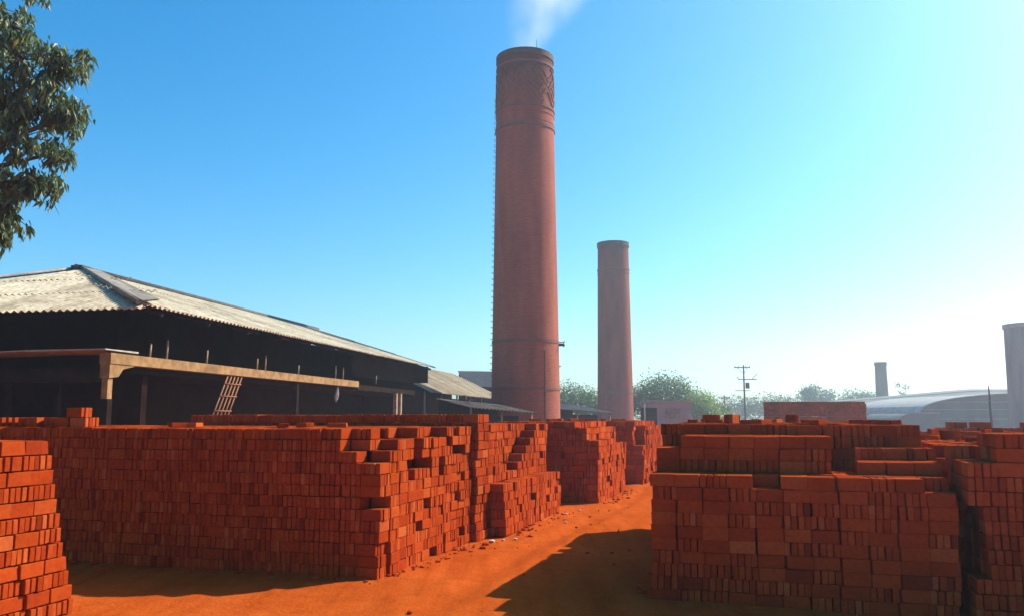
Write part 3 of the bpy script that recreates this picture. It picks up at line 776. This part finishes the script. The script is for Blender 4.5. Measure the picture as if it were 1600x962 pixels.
# ------------------------------------------------------------------ vegetation
def leaf_quads(centers, size, r, droop=0.2, aspect=.5):
    vs = []; fs = []
    for c in centers:
        d = Vector((r.gauss(0, 1), r.gauss(0, 1), r.gauss(0, .7) - droop)).normalized()
        s = d.cross(Vector((r.gauss(0, 1), r.gauss(0, 1), r.gauss(0, 1)))).normalized()
        L = size * r.uniform(.6, 1.3); W = L * aspect * .5
        b = len(vs); c = Vector(c)
        vs += [c, c + d * L * .45 + s * W, c + d * L, c + d * L * .45 - s * W]
        fs.append((b, b + 1, b + 2, b + 3))
    return vs, fs
def far_tree(name, label, x, y, h, wd, lumps, leaves, size, mat, seed, group=None, base=.25):
    r = random.Random(seed)
    o = thing(name, (x, y, 0), label, 'bush' if 'bush' in name else 'tree', 0, group)
    tr = MB(); tr.tube(Vector((0, 0, 0)), Vector((0, 0, h * .45)), .05 * h * .35 + .03, .05, 7)
    cs = []
    L = []
    for k in range(lumps):
        a = r.random() * 6.28; q = math.sqrt(r.random()) * .8
        zc = h * (base + (1 - base) * r.uniform(.25, .82)); rad = wd * r.uniform(.22, .36)
        rx = wd * .5 * q * (1.15 - .5 * (zc / h))
        c = Vector((rx * math.cos(a), rx * math.sin(a), zc)); L.append((c, rad))
        tr.tube(Vector((0, 0, h * r.uniform(.15, .4))), c, .05, .02, 5)
    tr.build('trunk', BARK, o)
    for k in range(leaves):
        c, rad = r.choice(L)
        v = Vector((r.gauss(0, 1), r.gauss(0, 1), r.gauss(0, .8))).normalized() * rad * (r.random() ** .4) * (1 + .12 * r.gauss(0, 1) * (r.random() < .2))
        p = c + v
        if p.z < .1: p.z = .1 + r.random() * .4
        cs.append(p)
    vs, fs = leaf_quads(cs, size, r, .15, .6)
    mb = MB(); mb.add(vs, fs); mb.build('crown', mat, o, kind='stuff')
    return o
far_tree('tree', 'bushy green tree between the two brick chimneys', 6.6, 98, 4.5, 7.5, 22, 9000, .24, LEAF_D, 1)
far_tree('tree', 'low green tree close against the left side of the second chimney', 9.9, 101, 4.6, 5.0, 18, 5200, .24, LEAF_D, 2)
far_tree('tree', 'dark green tree behind the hut with feathery top', 17.0, 95, 5.35, 7.6, 26, 13000, .25, LEAF_D, 3, base=.3)
far_tree('tree', 'dark green tree close against the right side of the second chimney', 13.6, 97, 4.7, 5.0, 18, 6000, .24, LEAF_D, 4)
far_tree('bush', 'rounded light green bush right of the grey-pink hut', 21.0, 93, 4.0, 5.2, 22, 9000, .22, LEAF_G, 5, base=.05)
far_tree('bush', 'small dark bush at the foot of the shorter utility pole', 25.4, 101, 3.2, 2.6, 12, 2600, .22, LEAF_D, 6, base=.05)
g = 'hazy trees on the horizon'
fl_ = [(48.5, 180, 5.2, 9, 'hazy round tree left of the tallest utility pole base'), (54.5, 178, 5.6, 9, 'hazy tree just right of the tallest utility pole'),
       (60.0, 182, 6.0, 8, 'hazy tree at the left end of the distant purple-red stack'), (64.0, 180, 8.6, 5.5, 'taller hazy tree above the left end of the distant stack'),
       (69.0, 183, 7.6, 7, 'hazy flat crowned tree above the middle of the distant stack'), (74.0, 181, 7.8, 7.5, 'broad hazy tree above the right half of the distant stack'), (79.0, 184, 7.4, 6, 'hazy tree just left of the slim grey chimney')]
for k, (x, y, h, wd, lab) in enumerate(fl_):
    far_tree('tree', lab, x, y, h, wd, 16, 3200, .42, LEAF_D, 40 + k, g, base=.15)
# sparse sapling right of the slim chimney
sp_ = thing('sapling', (80.5, 172, 0), 'thin sparse sapling with separate tufts right of the slim chimney', 'tree')
mb = MB(); cs = []; r_ = random.Random(9)
for (tx, tz) in ((-.9, 8.2), (.6, 7.6), (-.2, 6.4), (1.5, 5.3), (2.4, 5.2), (3.4, 4.9), (-1.0, 4.6)):
    mb.tube(Vector((0, 0, 1.5)), Vector((tx, 0, tz)), .09, .03, 5)
    for _ in range(60): cs.append((tx + r_.gauss(0, .35), r_.gauss(0, .3), tz + r_.gauss(0, .3)))
mb.build('trunk', BARK, sp_)
vs, fs = leaf_quads(cs, .4, r_, .1, .6); mb = MB(); mb.add(vs, fs); mb.build('crown', LEAF_D, sp_, kind='stuff')

# big tree at the left: trunk stands outside the frame, its crown reaches in
def near_tree():
    r = random.Random(12)
    base = Vector((-10.9, 12.6, 0))
    o = thing('leafy_tree', base, 'leafy tree with long drooping leaves reaching in at the upper left corner', 'tree')
    lobes = [(-7.25, 12.5, 7.05, .55), (-7.0, 12.5, 7.15, .34), (-7.7, 12.4, 7.15, .6), (-7.95, 12.5, 7.75, .38), (-7.0, 12.5, 6.3, .34), (-7.35, 12.5, 6.35, .5),
             (-6.85, 12.4, 6.22, .22), (-7.05, 12.5, 5.68, .26), (-7.5, 12.3, 5.85, .5), (-7.85, 12.5, 6.5, .65), (-7.25, 12.5, 5.2, .3), (-7.6, 12.4, 5.2, .42), (-7.7, 12.5, 4.7, .33), (-7.85, 12.4, 4.3, .2), (-8.1, 12.5, 4.9, .5),
             (-8.7, 12.6, 7.0, 1.0), (-8.6, 12.4, 6.0, .95), (-8.9, 12.8, 5.2, .9), (-9.2, 13.2, 8.6, 1.2), (-9.6, 12.0, 7.0, 1.4), (-10.6, 13.6, 8.6, 1.5),
             (-11.6, 12.2, 8.2, 1.5), (-12.4, 13.0, 7.0, 1.4), (-11.0, 11.2, 7.0, 1.4), (-10.8, 14.0, 6.6, 1.3), (-10.5, 12.4, 9.5, 1.2), (-12.0, 12.0, 5.8, 1.1), (-9.8, 11.4, 5.6, 1.0), (-10.0, 13.6, 5.4, 1.0)]
    tr = MB()
    pts = [Vector((0, 0, -.1)), Vector((.1, .05, 1.2)), Vector((.05, .1, 2.6)), Vector((.2, .05, 4.0))]
    for k in range(3): tr.tube(pts[k], pts[k + 1], .34 - .07 * k, .34 - .07 * (k + 1), 12)
    tr.build('trunk', BARK, o)
    leaves = []
    for (x, y, z, rad) in lobes:
        c = Vector((x, y, z)) - base
        br = MB(); mid = pts[3].lerp(c, .5) + Vector((r.uniform(-.3, .3), r.uniform(-.3, .3), .35))
        st = pts[2].lerp(pts[3], r.random())
        br.tube(st, mid, .10, .06, 7); br.tube(mid, c, .06, .022, 6)
        tips = []
        nt_ = int(46 * rad ** 2.0) + 11
        for _ in range(nt_):
            v = Vector((r.gauss(0, 1), r.gauss(0, 1), r.gauss(0, .9))).normalized() * rad * (r.random() ** .45)
            t = c + v; tips.append(t)
            br.tube(c.lerp(t, .1), t, .012, .005, 4)
        br.build('branch', BARK, o)
        for t in tips:
            m = r.randint(12, 19)
            for q in range(m):
                a = r.random() * 6.28; dn = r.uniform(.6, 2.6)
                d = Vector((math.cos(a), math.sin(a), -dn)).normalized()
                p = t + Vector((r.gauss(0, .05), r.gauss(0, .05), r.gauss(0, .06)))
                L = r.uniform(.10, .20); W = L * r.uniform(.14, .2)
                s = d.cross(Vector((r.gauss(0, 1), r.gauss(0, 1), .3))).normalized(); nn = s.cross(d)
                k = r.uniform(.02, .10) * L
                curl = Vector((0, 0, -1)) * L * r.uniform(.05, .25)
                leaves.append((p, [p, p + d * L * .35 + s * W + nn * k, p + d * L * .35 - s * W + nn * k, p + d * L * .42, p + d * L + curl]))
    F = [(0, 3, 1), (0, 2, 3), (1, 3, 4), (3, 2, 4)]
    sc_ = []
    for p, vs in leaves:
        wpt = p + base; v = wpt - CAM; dep = v.y * CP + v.z * SP
        x = v.x / dep; y = (v.z * CP - v.y * SP) / dep
        inn = -.615 < x and y < .37
        nrm = (vs[1] - vs[0]).cross(vs[4] - vs[0]); 
        sc_.append((abs(nrm.dot(v)) / v.length ** 3 + (.002 * x if inn else 0)) if inn else 0)
    order = sorted(range(len(leaves)), key=lambda k: -sc_[k])
    for k in order[:300]:
        p, vs = leaves[k]
        mb = MB(); mb.add([q - p for q in vs], F); mb.build('leaf', LEAF, o, p)
    mb = MB()
    for k in order[300:]: mb.add(leaves[k][1], F)
    mb.build('crown', LEAF, o, kind='stuff')
near_tree()

# ------------------------------------------------------------------ smoke and haze
def smoke():
    bm = bmesh.new(); n = 20
    prof = [(.05, 1.0, 0), (.5, 1.15, .1), (1.2, 1.7, .35), (2.2, 2.2, .8), (3.4, 2.8, 1.3), (4.6, 3.1, 1.8), (5.4, 2.6, 2.1)]
    rings = []
    for z, r_, off in prof:
        rings.append([bm.verts.new((off + r_ * math.cos(6.2832 * k / n), r_ * math.sin(6.2832 * k / n), z)) for k in range(n)])
    for a, b in zip(rings, rings[1:]):
        for k in range(n): bm.faces.new((a[k], a[(k + 1) % n], b[(k + 1) % n], b[k]))
    bm.faces.new(list(reversed(rings[0]))); bm.faces.new(rings[-1])
    me = bpy.data.meshes.new('smoke'); bm.to_mesh(me); bm.free()
    m = bpy.data.materials.new('thin_white_smoke'); m.use_nodes = True; t = m.node_tree
    t.nodes.remove(t.nodes['Principled BSDF'])
    pv = t.nodes.new('ShaderNodeVolumePrincipled'); pv.inputs['Color'].default_value = (.95, .97, 1, 1); pv.inputs['Anisotropy'].default_value = .3
    tc = t.nodes.new('ShaderNodeTexCoord'); nz = t.nodes.new('ShaderNodeTexNoise'); nz.inputs['Scale'].default_value = .75; nz.inputs['Detail'].default_value = 4
    t.links.new(tc.outputs['Object'], nz.inputs['Vector'])
    mr = t.nodes.new('ShaderNodeMapRange'); mr.inputs[1].default_value = .26; mr.inputs[2].default_value = .74; mr.inputs[3].default_value = 0; mr.inputs[4].default_value = .27
    t.links.new(nz.outputs['Fac'], mr.inputs[0])
    sp = t.nodes.new('ShaderNodeSeparateXYZ'); t.links.new(tc.outputs['Object'], sp.inputs[0])
    def mth(op, a, b=None):
        q = t.nodes.new('ShaderNodeMath'); q.operation = op
        for i, v in enumerate((a, b)):
            if v is None: continue
            if isinstance(v, (int, float)): q.inputs[i].default_value = v
            else: t.links.new(v, q.inputs[i])
        return q.outputs[0]
    X, Y, Z = sp.outputs
    dx = mth('SUBTRACT', X, mth('SUBTRACT', mth('MULTIPLY', Z, .42), .16))
    dd = mth('SQRT', mth('ADD', mth('MULTIPLY', dx, dx), mth('MULTIPLY', Y, Y)))
    rel = mth('DIVIDE', dd, mth('ADD', mth('MULTIPLY', Z, .50), 1.1))
    fo = t.nodes.new('ShaderNodeMapRange'); fo.interpolation_type = 'SMOOTHSTEP'
    fo.inputs[1].default_value = .05; fo.inputs[2].default_value = .95; fo.inputs[3].default_value = 1; fo.inputs[4].default_value = 0
    t.links.new(rel, fo.inputs[0])
    t.links.new(mth('MULTIPLY', mr.outputs[0], fo.outputs[0]), pv.inputs['Density'])
    t.links.new(pv.outputs[0], t.nodes['Material Output'].inputs['Volume'])
    me.materials.append(m)
    o = link_mesh('smoke', me, None, (0.7, 43.0, 20.82))
    tag(o, 'thin white smoke drifting up from the tallest chimney', 'smoke', kind='stuff')
smoke()
def haze():
    mb = MB(); mb.box(-415, 415, -415, 415, -1.2, 27.6)
    m = bpy.data.materials.new('haze_air'); m.use_nodes = True; t = m.node_tree
    t.nodes.remove(t.nodes['Principled BSDF'])
    pv = t.nodes.new('ShaderNodeVolumePrincipled'); pv.inputs['Color'].default_value = (.70, .90, 1, 1)
    pv.inputs['Density'].default_value = 0.0014; pv.inputs['Anisotropy'].default_value = .6
    t.links.new(pv.outputs[0], t.nodes['Material Output'].inputs['Volume'])
    o = mb.build('haze', m, kind='stuff'); o['label'] = 'pale haze in the air over the brickyard'
haze()
